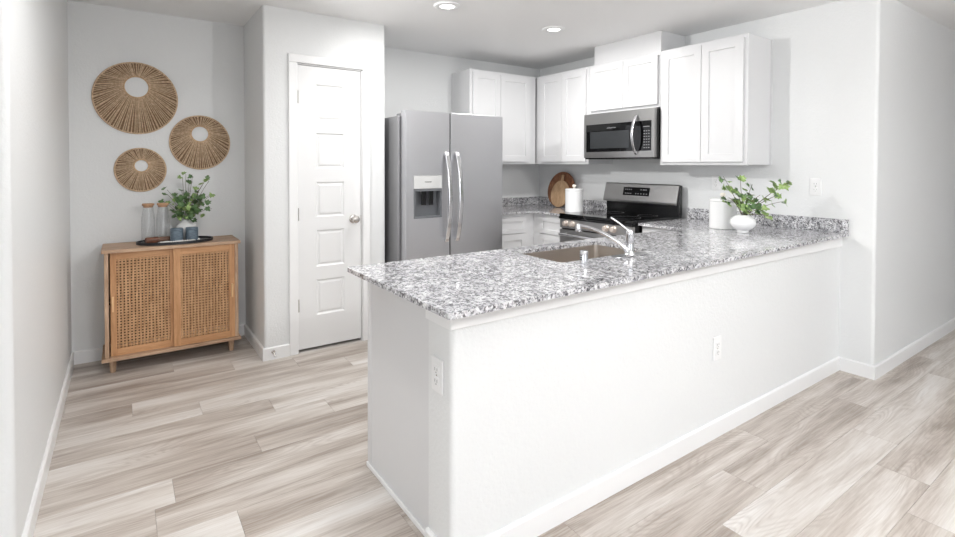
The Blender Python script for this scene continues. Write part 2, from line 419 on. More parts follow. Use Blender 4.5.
# ------------------------------------------------------------------ pantry door
def recessed_slab(bm, x0, x1, z0, z1, yf, th, panels, depth, slope, raise_=0):
    """slab facing -Y with sunk panels; panels = list of (x0,x1,z0,z1)"""
    xs = sorted({x0, x1} | {p[i] for p in panels for i in (0, 1)}); zs = sorted({z0, z1} | {p[i] for p in panels for i in (2, 3)})
    V = {}
    def v(x, y, z):
        k = (round(x, 5), round(y, 5), round(z, 5))
        if k not in V: V[k] = bm.verts.new((x, y, z))
        return V[k]
    for i in range(len(xs) - 1):
        for j in range(len(zs) - 1):
            a, c, d, e = xs[i], xs[i + 1], zs[j], zs[j + 1]
            if any(abs(p[0] - a) < 1e-6 and abs(p[1] - c) < 1e-6 and p[2] <= d + 1e-6 and p[3] >= e - 1e-6 for p in panels) : continue
            bm.faces.new((v(a, yf, d), v(c, yf, d), v(c, yf, e), v(a, yf, e)))
    for (a, c, d, e) in panels:
        o = [(a, d), (c, d), (c, e), (a, e)]; s = slope
        i1 = [(a + s, d + s), (c - s, d + s), (c - s, e - s), (a + s, e - s)]
        for k in range(4):
            k2 = (k + 1) % 4
            bm.faces.new((v(o[k][0], yf, o[k][1]), v(o[k2][0], yf, o[k2][1]), v(i1[k2][0], yf + depth, i1[k2][1]), v(i1[k][0], yf + depth, i1[k][1])))
        if raise_:
            s2 = slope * 1.6; s3 = slope * 2.8
            i2 = [(a + s2, d + s2), (c - s2, d + s2), (c - s2, e - s2), (a + s2, e - s2)]; i3 = [(a + s3, d + s3), (c - s3, d + s3), (c - s3, e - s3), (a + s3, e - s3)]
            for A, B, ya, yb in ((i1, i2, yf + depth, yf + depth), (i2, i3, yf + depth, yf + depth - raise_)):
                for k in range(4):
                    k2 = (k + 1) % 4
                    bm.faces.new((v(A[k][0], ya, A[k][1]), v(A[k2][0], ya, A[k2][1]), v(B[k2][0], yb, B[k2][1]), v(B[k][0], yb, B[k][1])))
            bm.faces.new([v(q[0], yf + depth - raise_, q[1]) for q in i3])
        else: bm.faces.new([v(q[0], yf + depth, q[1]) for q in i1])
    # sides and back
    B = [(x0, z0), (x1, z0), (x1, z1), (x0, z1)]
    bm.faces.new([bm.verts.new((q[0], yf + th, q[1])) for q in B][::-1])
    bs = [bm.verts.new((q[0], yf + th, q[1])) for q in B]; fs = [bm.verts.new((q[0], yf, q[1])) for q in B]
    for k in range(4): bm.faces.new((fs[k], bs[k], bs[(k + 1) % 4], fs[(k + 1) % 4]))
pan = [(1.141, 1.35, z0, z1) for z0, z1 in ((.252, .508), (.604, .868), (.963, 1.218), (1.315, 1.572), (1.66, 1.922))]
b = NB(); recessed_slab(b, 1.014, 1.478, .022, 2.047, YP + .012, .035, pan, .009, .010, .006)
door = struct(link('door_1', b, M_door))
b = NB()
lathe(b, [(.033, 0), (.033, .006), (.028, .009), (.0115, .011), (.0105, .032), (.018, .036), (.0265, .044), (.029, .054), (.026, .064), (.016, .070), (.003, .071)], 0, 0, 28, 'y')
for vtx in b.verts: vtx.co = Vector((1.42 + vtx.co.x, YP + .012 - vtx.co.y, .935 + vtx.co.z))
link('door_knob', b, M_nickel, door, smooth=True)
for z in (1.82, .99, .34):
    b = NB(); lathe(b, [(.006, z - .045), (.006, z + .045)], 1.011, YP + .002, 12); box(b, 1.002, 1.016, YP + .002, YP + .010, z - .044, z + .044); link('door_hinge', b, M_nickel, door)
b = NB(); box(b, 1.4765, 1.4795, YP + .010, YP + .04, .90, .96); link('latch_plate', b, M_nickel, door)
# casing + jamb + stop
b = NB()
prof_o, prof_i = .945, 1.004
for (x0, x1) in ((.945, 1.006), (1.486, 1.545)): box(b, x0, x1, YP - .016, YP, 0, 2.117 if 0 else 2.058)
box(b, .945, 1.545, YP - .016, YP, 2.058, 2.117)
struct(link('trim_2', b, M_trim, bevel=.005))
b = NB(); box(b, 1.0, 1.0115, YP, YP + .11, 0, 2.058); box(b, 1.481, 1.49, YP, YP + .11, 0, 2.058); box(b, 1.0, 1.49, YP, YP + .11, 2.050, 2.058)
struct(link('trim_3', b, M_trim))
# spring door stop on the pantry baseboard
t = thing('door_stop', 'small spring door stop sticking out of the baseboard left of the pantry door', 'door stop', (.835, YP - .013, .055))
b = NB(); lathe(b, [(.012, YP - .013), (.012, YP - .018), (.006, YP - .020)], .835, .055, 16, 'y'); part(t, 'mounting_base', b, M_nickel, smooth=True)
b = NB(); n_ = 60; tube(b, [(.835 + .0055 * math.cos(k * .9), YP - .02 - .0009 * k, .055 + .0055 * math.sin(k * .9) - .0002 * k) for k in range(n_)], .0015, 5); part(t, 'spring', b, M_nickel, smooth=True)
b = NB(); lathe(b, [(.007, YP - .073), (.008, YP - .076), (.007, YP - .088)], .835, .043, 14, 'y'); part(t, 'rubber_tip', b, M_rubber, smooth=True)

# ------------------------------------------------------------------ outlets
def outlet(label, loc, ang, kind='outlet'):
    t = thing('wall_outlet' if kind == 'outlet' else 'light_switch', label, 'outlet' if kind == 'outlet' else 'switch', loc)
    b = NB(); box(b, -.036, .036, -.006, 0, -.058, .058); link('cover_plate', b, M_plate, t, bevel=.003)
    for s in (-1, 1):
        b = NB(); box(b, -.017, .017, -.0085, -.005, s * .0195 - .0145, s * .0195 + .0145)
        r = link('receptacle', b, M_plate, t, bevel=.003)
        b = NB(); z = s * .0195
        box(b, -.0085, -.0065, -.0092, -.0075, z - .004, z + .006); box(b, .0055, .0075, -.0092, -.0075, z - .003, z + .006); box(b, -.002, .002, -.0092, -.0075, z - .0115, z - .0075)
        link('slots', b, M_slot, r)
    b = NB(); lathe(b, [(.003, 0), (.003, .0015)], 0, 0, 12, 'y')
    for v in b.verts: v.co.y = -.006 - v.co.y
    link('screw', b, M_nickel, t)
    t.rotation_euler = (0, 0, ang)
    return t
outlet('white duplex outlet on the end of the half wall, below the counter corner', (.855, 1.467, .640), -math.pi / 2)
outlet('white duplex outlet low on the long white face of the half wall', (2.392, YN, .440), 0)
outlet('white duplex outlet on the kitchen wall right of the leafy vase', (XS, 1.532, 1.200), -math.pi / 2)
outlet('white duplex outlet on the wall above the plain white canister, partly behind leaves', (XS, 2.243, 1.208), -math.pi / 2)

# ------------------------------------------------------------------ recessed lamps
for x, y, lb in ((1.807, 2.985, 'recessed ceiling lamp nearer the pantry door, the left one of two'), (2.80, 3.0, 'recessed ceiling lamp nearer the stove wall, the right one of two')):
    t = thing('recessed_ceiling_lamp', lb, 'ceiling lamp', (x, y, H))
    b = NB(); lathe(b, [(.088, H - .0005), (.090, H - .004), (.086, H - .008), (.052, H - .010), (.048, H - .004), (.048, H - .0005)], x, y, 40, cap=False); part(t, 'trim_ring', b, M_trim, smooth='all')
    b = NB(); lathe(b, [(.0475, H - .002), (.0475, H - .006), (.034, H - .0085), (.002, H - .009)], x, y, 36); part(t, 'lens', b, M_lens, smooth='all')

# ------------------------------------------------------------------ cabinets
def shaker(root, x0, x1, z0, z1, at, facing, parent=None, name='door', th=.019, rail=.057, mat=None):
    """one shaker front; facing 'y-': x0..x1 along X at y=at ; 'x-': along Y at x=at ; 'y+' : faces +Y"""
    b = NB(); recessed_slab(b, x0, x1, z0, z1, 0, th, [(x0 + rail, x1 - rail, z0 + rail, z1 - rail)] if z1 - z0 > .2 else [(x0 + .038, x1 - .038, z0 + .038, z1 - .038)], .009, .002)
    for v in b.verts:
        x, y, z = v.co
        if facing == 'y-': v.co = (x, at + y, z)
        elif facing == 'x-': v.co = (at + y, x, z)
        else: v.co = (x, at - y, z)
    return sub(root, parent or root, name, b, mat or M_cab)

U0z, U1z = 1.358, 2.252
# left bank on the back wall
t = thing('wall_cabinet', 'white two-door wall cabinet above the fridge side, left of the corner', 'cabinet', (2.69, YB, U0z))
b = NB(); box(b, 2.688, 3.519, 4.040, YB - .001, U0z, U1z); part(t, 'body', b, M_cab)
b = NB(); box(b, 2.683, 3.5, 4.022, 4.040, U0z - .004, U1z + .002); part(t, 'face_frame', b, M_cab, bevel=.0015)
shaker(t, 2.712, 3.036, U0z + .022, U1z - .022, 4.002, 'y-'); shaker(t, 3.040, 3.418, U0z + .022, U1z - .022, 4.002, 'y-')
t = thing('wall_cabinet', 'white two-door wall cabinet between the corner and the microwave', 'cabinet', (XS, 4.0, U0z))
b = NB(); box(b, 3.542, XS - .001, 3.300, 4.345, U0z, U1z); part(t, 'body', b, M_cab)
b = NB(); box(b, 3.522, 3.542, 3.296, 4.020, U0z - .004, U1z + .002); part(t, 'face_frame', b, M_cab, bevel=.0015)
shaker(t, 3.320, 3.628, U0z + .022, U1z - .022, 3.502, 'x-'); shaker(t, 3.632, 3.945, U0z + .022, U1z - .022, 3.502, 'x-')
t = thing('wall_cabinet', 'short white two-door wall cabinet directly above the microwave', 'cabinet', (XS, 3.0, 1.82))
b = NB(); box(b, 3.542, XS - .001, 2.530, 3.296, 1.815, U1z); part(t, 'body', b, M_cab)
b = NB(); box(b, 3.522, 3.542, 2.530, 3.294, 1.811, U1z + .002); part(t, 'face_frame', b, M_cab, bevel=.0015)
shaker(t, 2.548, 2.888, 1.836, U1z - .022, 3.502, 'x-', rail=.05); shaker(t, 2.892, 3.262, 1.836, U1z - .022, 3.502, 'x-', rail=.05)
b = NB(); box(b, 3.528, 3.546, 2.532, 3.236, U1z + .003, 2.421); box(b, 3.546, 3.85, 2.532, 2.548, U1z + .003, 2.421); box(b, 3.546, 3.85, 3.220, 3.236, U1z + .003, 2.421); box(b, 3.546, 3.85, 2.548, 3.22, 2.40, 2.421)
part(t, 'vent_chase', b, M_cab)
t = thing('wall_cabinet', 'tall white two-door wall cabinet right of the microwave', 'cabinet', (XS, 2.2, U0z))
b = NB(); box(b, 3.542, XS - .001, 1.834, 2.526, U0z - .008, U1z); part(t, 'body', b, M_cab)
b = NB(); box(b, 3.522, 3.542, 1.829, 2.528, U0z - .012, U1z + .002); part(t, 'face_frame', b, M_cab, bevel=.0015)
shaker(t, 1.855, 2.166, U0z + .012, U1z - .022, 3.502, 'x-'); shaker(t, 2.170, 2.503, U0z + .012, U1z - .022, 3.502, 'x-')
b = NB(); box(b, 3.842, XS - .0005, 1.824, 1.834, U0z - .008, U1z); part(t, 'scribe_strip', b, M_cab)

# base cabinets
ZC, TH = .905, .0195
t = thing('base_cabinet', 'white base cabinet with drawer between fridge and corner', 'cabinet', (2.95, 4.05, 0))
b = NB(); box(b, 2.69, 3.244, 3.762, 4.33, .10, .885); box(b, 2.69, 3.244, 3.82, 4.33, 0, .0995); part(t, 'body', b, M_cab)
b = NB(); box(b, 2.69, 3.243, 3.742, 3.762, .10, .885); part(t, 'face_frame', b, M_cab, bevel=.001)
shaker(t, 2.72, 3.135, .705, .855, 3.723, 'y-', name='drawer'); shaker(t, 2.72, 3.135, .125, .697, 3.723, 'y-')
t = thing('base_cabinet', 'white corner base cabinet with drawer left of the range', 'cabinet', (3.55, 3.6, 0))
b = NB(); box(b, 3.266, 3.84, 3.296, 4.33, .10, .885); box(b, 3.33, 3.84, 3.296, 4.33, 0, .0995); part(t, 'body', b, M_cab)
b = NB(); box(b, 3.246, 3.266, 3.296, 3.745, .10, .885); part(t, 'face_frame', b, M_cab, bevel=.001)
shaker(t, 3.312, 3.640, .705, .855, 3.227, 'x-', name='drawer'); shaker(t, 3.312, 3.640, .125, .697, 3.227, 'x-')
t = thing('base_cabinet', 'white peninsula cabinet run whose plain grey-shaded end panel faces the hall', 'cabinet', (2.0, 1.85, 0))
b = NB(); box(b, .885, .903, 1.537, 2.135, .0, .885); part(t, 'end_panel', b, M_cab, bevel=.001)
b = NB(); box(b, .876, .885, 1.549, 2.139, 0, .020); part(t, 'bottom_trim', b, M_trim, bevel=.003)
b = NB(); box(b, .8825, .8855, 2.100, 2.136, .022, .885); part(t, 'corner_strip', b, M_cab, bevel=.001)
b = NB(); box(b, .905, 3.25, 2.070, 2.090, .10, .885); part(t, 'face_frame', b, M_cab)
b = NB(); box(b, .905, 3.25, 2.0, 2.015, 0, .10); part(t, 'toe_kick', b, M_cab)
b = NB(); box(b, .905, 3.25, 1.54, 2.068, .10, .118); part(t, 'cabinet_floor', b, M_cab)
for k in range(5):
    x0 = .93 + k * .46; shaker(t, x0, x0 + .45, .125, .697 if k not in (1, 2) else .855, 2.110, 'y+')
    if k not in (1, 2): shaker(t, x0, x0 + .45, .705, .855, 2.110, 'y+', name='drawer')
t = thing('base_cabinet', 'white base cabinet under the counter right of the range', 'cabinet', (3.5, 2.3, 0))
b = NB(); box(b, 3.266, 3.84, 1.545, 2.488, .10, .885); box(b, 3.33, 3.84, 1.545, 2.488, 0, .10); part(t, 'body', b, M_cab)
b = NB(); box(b, 3.252, 3.266, 2.12, 2.488, .10, .885); part(t, 'face_frame', b, M_cab)
shaker(t, 2.17, 2.47, .125, .697, 3.233, 'x-'); shaker(t, 2.17, 2.47, .705, .855, 3.233, 'x-', name='drawer')

# ------------------------------------------------------------------ granite counters
def slab(outer, hole, z0, z1):
    b = NB()
    def loop(pts):
        vs = [b.verts.new((p[0], p[1], z1)) for p in pts]; es = [b.edges.new((vs[i], vs[(i + 1) % len(vs)])) for i in range(len(vs))]; return es
    es = loop(rounded(outer))
    if hole: es += loop(rounded(hole))
    bmesh.ops.triangle_fill(b, edges=es, use_beauty=True, use_dissolve=False)
    r = bmesh.ops.extrude_face_region(b, geom=list(b.faces)); bmesh.ops.translate(b, verts=[g for g in r['geom'] if isinstance(g, bmesh.types.BMVert)], vec=(0, 0, z0 - z1))
    return b
t = thing('countertop', 'speckled granite countertop of the peninsula with sink cut-out and bar overhang', 'countertop', (2.2, 1.7, ZC - TH))
SX0, SX1, SY0, SY1 = 1.60, 2.225, 1.655, 2.02
part(t, 'slab', slab([(.777, 1.267, .012), (XS - .002, 1.335), (XS - .002, 2.488), (3.205, 2.488), (3.205, 2.108), (.777, 2.108, .012)], [(SX0, SY0, .02), (SX0, SY1, .02), (SX1, SY1, .02), (SX1, SY0, .02)], ZC - TH, ZC), M_gran, bevel=.004)
b = NB(); box(b, XS - .021, XS - .001, 1.335, 2.488, ZC + .0005, .993); part(t, 'backsplash', b, M_gran, bevel=.002)
t = thing('countertop', 'speckled granite corner countertop between fridge and range', 'countertop', (3.3, 4.0, ZC - TH))
part(t, 'slab', slab([(2.68, 3.700), (3.205, 3.700), (3.205, 3.296), (XS - .002, 3.296), (XS - .002, YB - .002), (2.68, YB - .002)], None, ZC - TH, ZC), M_gran, bevel=.004)
b = NB(); box(b, XS - .021, XS - .001, 3.296, YB - .022, ZC + .0005, .993); part(t, 'backsplash', b, M_gran, bevel=.002)
b = NB(); box(b, 2.68, XS - .001, YB - .021, YB - .001, ZC + .0005, .993); part(t, 'backsplash', b, M_gran, bevel=.002)

# sink
t = thing('kitchen_sink', 'stainless undermount sink set in the granite peninsula', 'sink', ((SX0 + SX1) / 2, (SY0 + SY1) / 2, .67))
b = NB()
def ringpts(x0, x1, y0, y1, r, z): return [b.verts.new((q.x, q.y, z)) for q in rounded([(x0, y0, r), (x0, y1, r), (x1, y1, r), (x1, y0, r)])]
g = .004
rs = [ringpts(SX0 - .022, SX1 + .022, SY0 - .022, SY1 + .022, .03, ZC - TH - .001), ringpts(SX0 - g, SX1 + g, SY0 - g, SY1 + g, .022, ZC - TH - .001), ringpts(SX0 + .004, SX1 - .004, SY0 + .004, SY1 - .004, .03, .70), ringpts(SX0 + .03, SX1 - .03, SY0 + .03, SY1 - .03, .03, .675)]
for a, c in zip(rs, rs[1:]):
    n = len(a)
    for k in range(n): b.faces.new((a[k], a[(k + 1) % n], c[(k + 1) % n], c[k]))
b.faces.new(rs[-1]); o = part(t, 'basin', b, M_sink, smooth=True)
md = o.modifiers.new('s', 'SOLIDIFY'); md.thickness = .0015; md.offset = 0
b = NB(); lathe(b, [(.045, .6765), (.045, .679), (.035, .680), (.03, .678), (.002, .677)], 1.91, 1.84, 28); part(t, 'drain', b, M_chrome, smooth=True)

# faucet
fx, fy = 2.0, 1.60
t = thing('kitchen_faucet', 'chrome single-lever faucet arching over the sink', 'faucet', (fx, fy, ZC))
b = NB()
for k in range(1):
    pts = []
    for s_x, s_a in ((1, 0), (-1, math.pi)):
        for q in range(13):
            a = -math.pi / 2 + math.pi * q / 12 + s_a; pts.append((fx + s_x * .095 + .028 * math.cos(a), fy + .028 * math.sin(a)))
    prism(b, pts, ZC + .0003, ZC + .007)
part(t, 'deck_plate', b, M_chrome, bevel=.003)
b = NB(); lathe(b, [(.026, ZC + .007), (.024, ZC + .012), (.019, ZC + .02), (.018, ZC + .095), (.021, ZC + .10), (.021, ZC + .112), (.014, ZC + .125), (.004, ZC + .128)], fx, fy, 28); part(t, 'valve_body', b, M_chrome, smooth=True)
b = NB(); sp_pts = bez([(fx - .016, fy + .005, ZC + .02), (fx - .026, fy + .012, ZC + .055), (fx - .055, fy + .07, ZC + .095), (fx - .095, fy + .16, ZC + .128), (fx - .118, fy + .215, ZC + .130)], 18)
tube(b, sp_pts, [.0115] * 4 + [.0100] * 15, 14); part(t, 'spout', b, M_chrome, smooth=True)
b = NB(); e = sp_pts[-1]; lathe(b, [(.013, e.z - .030), (.0145, e.z - .026), (.0145, e.z - .004), (.012, e.z + .010), (.004, e.z + .013)], e.x - .004, e.y + .008, 20); part(t, 'aerator', b, M_chrome, smooth=True)
b = NB(); tube(b, bez([(fx, fy, ZC + .118), (fx - .015, fy + .02, ZC + .135), (fx - .04, fy + .045, ZC + .165), (fx - .068, fy + .060, ZC + .183)], 10), [.012, .011, .010, .009, .0085, .008, .008, .008, .008, .0085, .007], 12, flat=.6); part(t, 'lever', b, M_chrome, smooth=True)
t = thing('sink_air_gap', 'short chrome air gap cap standing on the granite in front of the sink', 'air gap', (1.668, 1.585, ZC))
b = NB(); lathe(b, [(.022, ZC + .0003), (.022, ZC + .004), (.0185, ZC + .006), (.0185, ZC + .054), (.016, ZC + .058), (.002, ZC + .0585)], 1.668, 1.585, 28); part(t, 'cap', b, M_chrome, smooth=True)
b = NB(); 
for k in range(3): box(b, 1.668 - .0192, 1.668 - .0150, 1.585 - .006, 1.585 + .006, ZC + .018 + k * .01, ZC + .022 + k * .01)
part(t, 'vent_slots', b, M_black)

# ------------------------------------------------------------------ refrigerator
FX0, FX1, FY, GAP = 1.742, 2.655, 3.470, 2.130
t = thing('refrigerator', 'stainless side-by-side refrigerator with ice and water dispenser beside the pantry', 'refrigerator', ((FX0 + FX1) / 2, 3.9, 0))
b = NB(); box(b, 1.722, FX1 + .006, 3.565, 4.28, .03, 1.718); part(t, 'case', b, M_side, bevel=.004)
b = NB(); box(b, GAP - .005, GAP + .006, FY + .010, 3.5645, .09, 1.752); part(t, 'door_gap_shade', b, M_black)  # black strip filling the door gap, standing in for its shade
b = NB(); box(b, 1.76, 2.64, 3.52, 3.60, 0, .075); part(t, 'kick_grille', b, M_black)
for x in (1.755, 2.59):
    b = NB(); box(b, x, x + .05, 3.50, 3.66, 1.7185, 1.742); part(t, 'hinge_cover', b, M_side, bevel=.004)
GAP = 2.130
DX0, DX1, DZ0, DZ1, DZM = 1.806, 2.056, .93, 1.262, 1.160
# left door built round the dispenser recess
b = NB()
box(b, FX0, DX0, FY, 3.553, .085, 1.756); box(b, DX1, GAP - .0052, FY, 3.553, .085, 1.756)
box(b, DX0, DX1, FY, 3.553, .085, DZ0); box(b, DX0, DX1, FY, 3.553, DZ1, 1.756); box(b, DX0, DX1, 3.545, 3.553, DZ0, DZ1)
bmesh.ops.remove_doubles(b, verts=b.verts, dist=1e-5)
dl = part(t, 'freezer_door', b, M_fr)
b = NB(); box(b, GAP + .0062, FX1, FY, 3.553, .085, 1.756); dr = part(t, 'fridge_door', b, M_fr, bevel=.002, segs=2)
b = NB(); box(b, DX0 + .002, DX1 - .002, FY - .003, FY + .02, DZM, DZ1 - .002); dp = sub(t, dl, 'dispenser_panel', b, M_lgrey, bevel=.002)
b = NB()
box(b, DX0 + .001, DX1 - .001, 3.535, 3.544, DZ0 + .001, DZM); box(b, DX0 + .001, DX0 + .012, FY + .001, 3.535, DZ0 + .001, DZM); box(b, DX1 - .012, DX1 - .001, FY + .001, 3.535, DZ0 + .001, DZM)
box(b, DX0 + .012, DX1 - .012, FY + .001, 3.535, DZ0 + .001, DZ0 + .014); box(b, DX0 + .012, DX1 - .012, FY + .001, 3.535, DZM - .02, DZM)
sub(t, dl, 'dispenser_recess', b, M_dgrey)
b = NB(); box(b, 1.885, 1.925, 3.488, 3.50, DZ0 + .10, DZM - .02); sub(t, dl, 'dispenser_paddle', b, M_black, bevel=.004)
b = NB(); box(b, 1.95, 1.99, 3.488, 3.50, DZ0 + .10, DZM - .02); sub(t, dl, 'dispenser_paddle', b, M_black, bevel=.004)
b = NB(); lathe(b, [(.014, DZM - .045), (.018, DZM - .02)], 1.905, 3.51, 16); sub(t, dl, 'ice_spout', b, M_lgrey, smooth=True)
b = NB(); lathe(b, [(.008, DZM - .045), (.010, DZM - .02)], 1.97, 3.51, 16); sub(t, dl, 'water_spout', b, M_lgrey, smooth=True)
b = NB()
for k in range(10): box(b, 1.900 + k * .0062, 1.9045 + k * .0062, FY - .0038, FY - .003, 1.208, 1.2145)
sub(t, dl, 'badge', b, plain('badge_grey', (110, 110, 112), .3, .6))
for x, par in ((2.088, dl), (2.186, dr)):
    b = NB(); z0, z1 = .735, 1.445; pts = []; n_ = 24
    for k in range(n_ + 1):
        u = k / n_; pts.append((x, FY - .012 - .066 * math.sin(math.pi * u) ** .75, z0 + (z1 - z0) * u))
    rings = []
    for i, p in enumerate(pts):
        w, d = .0175, .009
        d0 = Vector(pts[max(i - 1, 0)]); d1 = Vector(pts[min(i + 1, n_)]); tg = (d1 - d0).normalized(); nn = Vector((0, -tg.z, tg.y))
        P = Vector(p); rings.append([b.verts.new(P + Vector((sx * w, 0, 0)) + nn * sy * d) for sx, sy in ((-1, -1), (1, -1), (1, 1), (-1, 1))])
    for r0, r1 in zip(rings, rings[1:]):
        for k in range(4): b.faces.new((r0[k], r0[(k + 1) % 4], r1[(k + 1) % 4], r1[k]))
    b.faces.new(rings[0]); b.faces.new(rings[-1][::-1])
    for z in (z0 + .012, z1 - .012): box(b, x - .013, x + .013, FY - .022, FY + .001, z - .014, z + .014)
    sub(t, par, 'handle', b, M_handle, bevel=.005, segs=3, ang=50)

# ------------------------------------------------------------------ range
RY0, RY1, RX = 2.497, 3.289, 3.160
t = thing('electric_range', 'freestanding stainless range with black glass cooktop and slanted rear control panel', 'stove', (3.5, 2.89, 0))
b = NB(); box(b, RX + .02, 3.83, RY0 + .004, RY1 - .004, .0, .895); part(t, 'body', b, M_black)
b = NB(); box(b, RX - .012, 3.765, RY0 - .001, RY1, .8965, .9215); ct = part(t, 'cooktop', b, M_bglass, bevel=.004)
for (cx_, cy_, r) in ((3.32, 2.70, .115), (3.32, 3.08, .09), (3.60, 2.70, .08), (3.60, 3.08, .10)):
    b = NB(); lathe(b, [(r, .9218), (r + .0025, .9220), (r + .0025, .9218)], cx_, cy_, 48, cap=False); sub(t, ct, 'burner_ring', b, M_mark)
b = NB(); box(b, RX - .018, RX + .02, RY0 - .003, RY1 + .002, .876, .8965); part(t, 'front_lip', b, M_bglass, bevel=.003)
b = NB(); box(b, RX - .004, RX + .02, RY0 + .002, RY1 - .002, .795, .875); fp = part(t, 'knob_panel', b, M_ssd, bevel=.002)
for y in (3.212, 3.135, 2.76, 2.683):
    b = NB(); lathe(b, [(.027, 0), (.027, .004), (.023, .006), (.0215, .028), (.019, .031), (.002, .0315)], 0, 0, 28, 'x')
    for v in b.verts: v.co = Vector((RX - .004 - v.co.x, y + v.co.y, .838 + v.co.z))
    sub(t, fp, 'knob', b, M_knob, smooth=True)
b = NB(); box(b, RX - .012, RX + .02, RY0 + .004, RY1 - .004, .20, .785); od = part(t, 'oven_door', b, M_ssd, bevel=.004)
b = NB(); box(b, RX - .0135, RX - .011, RY0 + .07, RY1 - .07, .30, .66); sub(t, od, 'oven_window', b, M_bglass)
b = NB(); tube(b, [(RX - .058, RY0 + .05, .745), (RX - .058, RY1 - .05, .745)], .012, 14)
for y in (RY0 + .07, RY1 - .07): tube(b, [(RX - .058, y, .745), (RX - .010, y, .745)], .009, 10)
sub(t, od, 'handle', b, M_handle, smooth=True)
b = NB(); box(b, RX - .010, RX + .02, RY0 + .004, RY1 - .004, .03, .19); part(t, 'storage_drawer', b, M_ssd, bevel=.004)
# backguard: profile in x-z, extruded along y
def xz_prism(bm, prof, y0, y1):
    lo = [bm.verts.new((x, y0, z)) for x, z in prof]; hi = [bm.verts.new((x, y1, z)) for x, z in prof]; n = len(prof)
    bm.faces.new(lo); bm.faces.new(hi[::-1])
    for i in range(n): bm.faces.new((lo[i], hi[i], hi[(i + 1) % n], lo[(i + 1) % n]))
b = NB(); xz_prism(b, [(3.772, .905), (3.768, 1.012), (3.795, 1.012), (3.795, .905)], RY0 + .012, RY1 + .004); part(t, 'rear_riser', b, M_black)
b = NB(); xz_prism(b, [(3.730, 1.010), (3.728, 1.030), (3.765, 1.176), (3.775, 1.182), (3.795, 1.182), (3.795, 1.010)], RY0 + .022, RY1 + .012); bg = part(t, 'control_panel', b, M_ssd, bevel=.004)
b = NB(); xz_prism(b, [(3.745, .93), (3.745, 1.02), (3.776, 1.176), (3.795, 1.176), (3.795, .93)], RY0 + .008, RY0 + .0218); part(t, 'side_cap', b, M_black, bevel=.003)
def on_guard(y0, y1, u0, u1, lift):
    """thin plate on the slanted face, u = 0..1 up the slope"""
    A = Vector((3.728, 0, 1.030)); B = Vector((3.765, 0, 1.176)); d = B - A; nn = Vector((-d.z, 0, d.x)).normalized(); bm = NB()
    vs = []
    for y in (y0, y1):
        for u in (u0, u1):
            for l in (-.001, lift): p = A + d * u + nn * l; vs.append(bm.verts.new((p.x, y, p.z)))
    for f in ((0, 1, 3, 2), (4, 6, 7, 5), (0, 4, 5, 1), (2, 3, 7, 6), (0, 2, 6, 4), (1, 5, 7, 3)): bm.faces.new([vs[i] for i in f])
    return bm
dsp = sub(t, bg, 'touch_display', on_guard(2.795, 3.078, .30, .80, .0015), M_bglass)
# tiny printed key marks
for row, ys in ((.66, (2.83, 2.845, 2.86, 2.885, 2.99, 3.01, 3.03, 3.05)), (.42, (2.82, 2.85, 2.88, 2.91, 2.935, 2.99, 3.01, 3.03, 3.05))):
    for y in ys:
        sub(t, dsp, 'key_mark', on_guard(y - .005, y + .005, row - .03, row + .03, .0022), M_mark)


# ------------------------------------------------------------------ microwave
MY0, MY1, MX, MZ0, MZ1 = 2.532, 3.288, 3.452, 1.410, 1.802
t = thing('microwave_oven', 'stainless over-the-range microwave hung between the white wall cabinets', 'microwave', (3.65, 2.9, MZ0))
b = NB(); box(b, 3.482, XS - .002, MY0 + .002, MY1 - .002, MZ0, MZ1); part(t, 'body', b, M_black, bevel=.003)
b = NB(); box(b, 3.462, 3.84, MY0 + .01, MY1 - .01, MZ0 - .012, MZ0 - .0005); part(t, 'underside_vent', b, M_black)
def xface(bm, y0, y1, z0, z1, x0, x1): box(bm, x0, x1, y0, y1, z0, z1)
b = NB()
wy0, wy1, wz0, wz1 = 2.560, 3.262, 1.462, 1.706
xface(b, MY0, MY1, wz1, MZ1, MX, 3.481); xface(b, MY0, MY1, MZ0, wz0, MX, 3.481); xface(b, MY0, wy0, wz0, wz1, MX, 3.481); xface(b, wy1, MY1, wz0, wz1, MX, 3.481)
bmesh.ops.remove_doubles(b, verts=b.verts, dist=1e-5)
fr = part(t, 'door_frame', b, M_ssd)
b = NB(); xface(b, 2.665, wy1, wz0, wz1, MX + .004, 3.481); wd = part(t, 'door_glass', b, M_bglass)
b = NB(); xface(b, 2.785, 3.215, 1.492, 1.640, MX + .0025, MX + .005); sub(t, wd, 'viewing_window', b, M_mglass)
b = NB()
for k in range(9): xface(b, 2.925 + k * .011, 2.933 + k * .011, 1.664, 1.672, MX + .003, MX + .0045)
sub(t, wd, 'badge', b, M_handle)
b = NB(); xface(b, wy0, 2.662, wz0, wz1, MX + .003, 3.481); kp = part(t, 'control_panel', b, M_bglass)
b = NB()
for r in range(7):
    for c in range(3): xface(b, 2.580 + c * .022, 2.592 + c * .022, 1.484 + r * .0225, 1.491 + r * .0225, MX + .0015, MX + .0035)
xface(b, 2.58, 2.64, 1.655, 1.661, MX + .0015, MX + .0035)
sub(t, kp, 'keypad', b, M_mark)
b = NB(); pts = []; rings = []; n_ = 22
for k in range(n_ + 1):
    u = k / n_; pts.append(Vector((MX - .008 - .058 * math.sin(math.pi * u) ** .8, 2.700, 1.432 + .322 * u)))
for i, P in enumerate(pts):
    tg = (pts[min(i + 1, n_)] - pts[max(i - 1, 0)]).normalized(); nn = Vector((-tg.z, 0, tg.x))
    rings.append([b.verts.new(P + Vector((0, sy_ * .012, 0)) + nn * sn * .006) for sy_, sn in ((-1, -1), (1, -1), (1, 1), (-1, 1))])
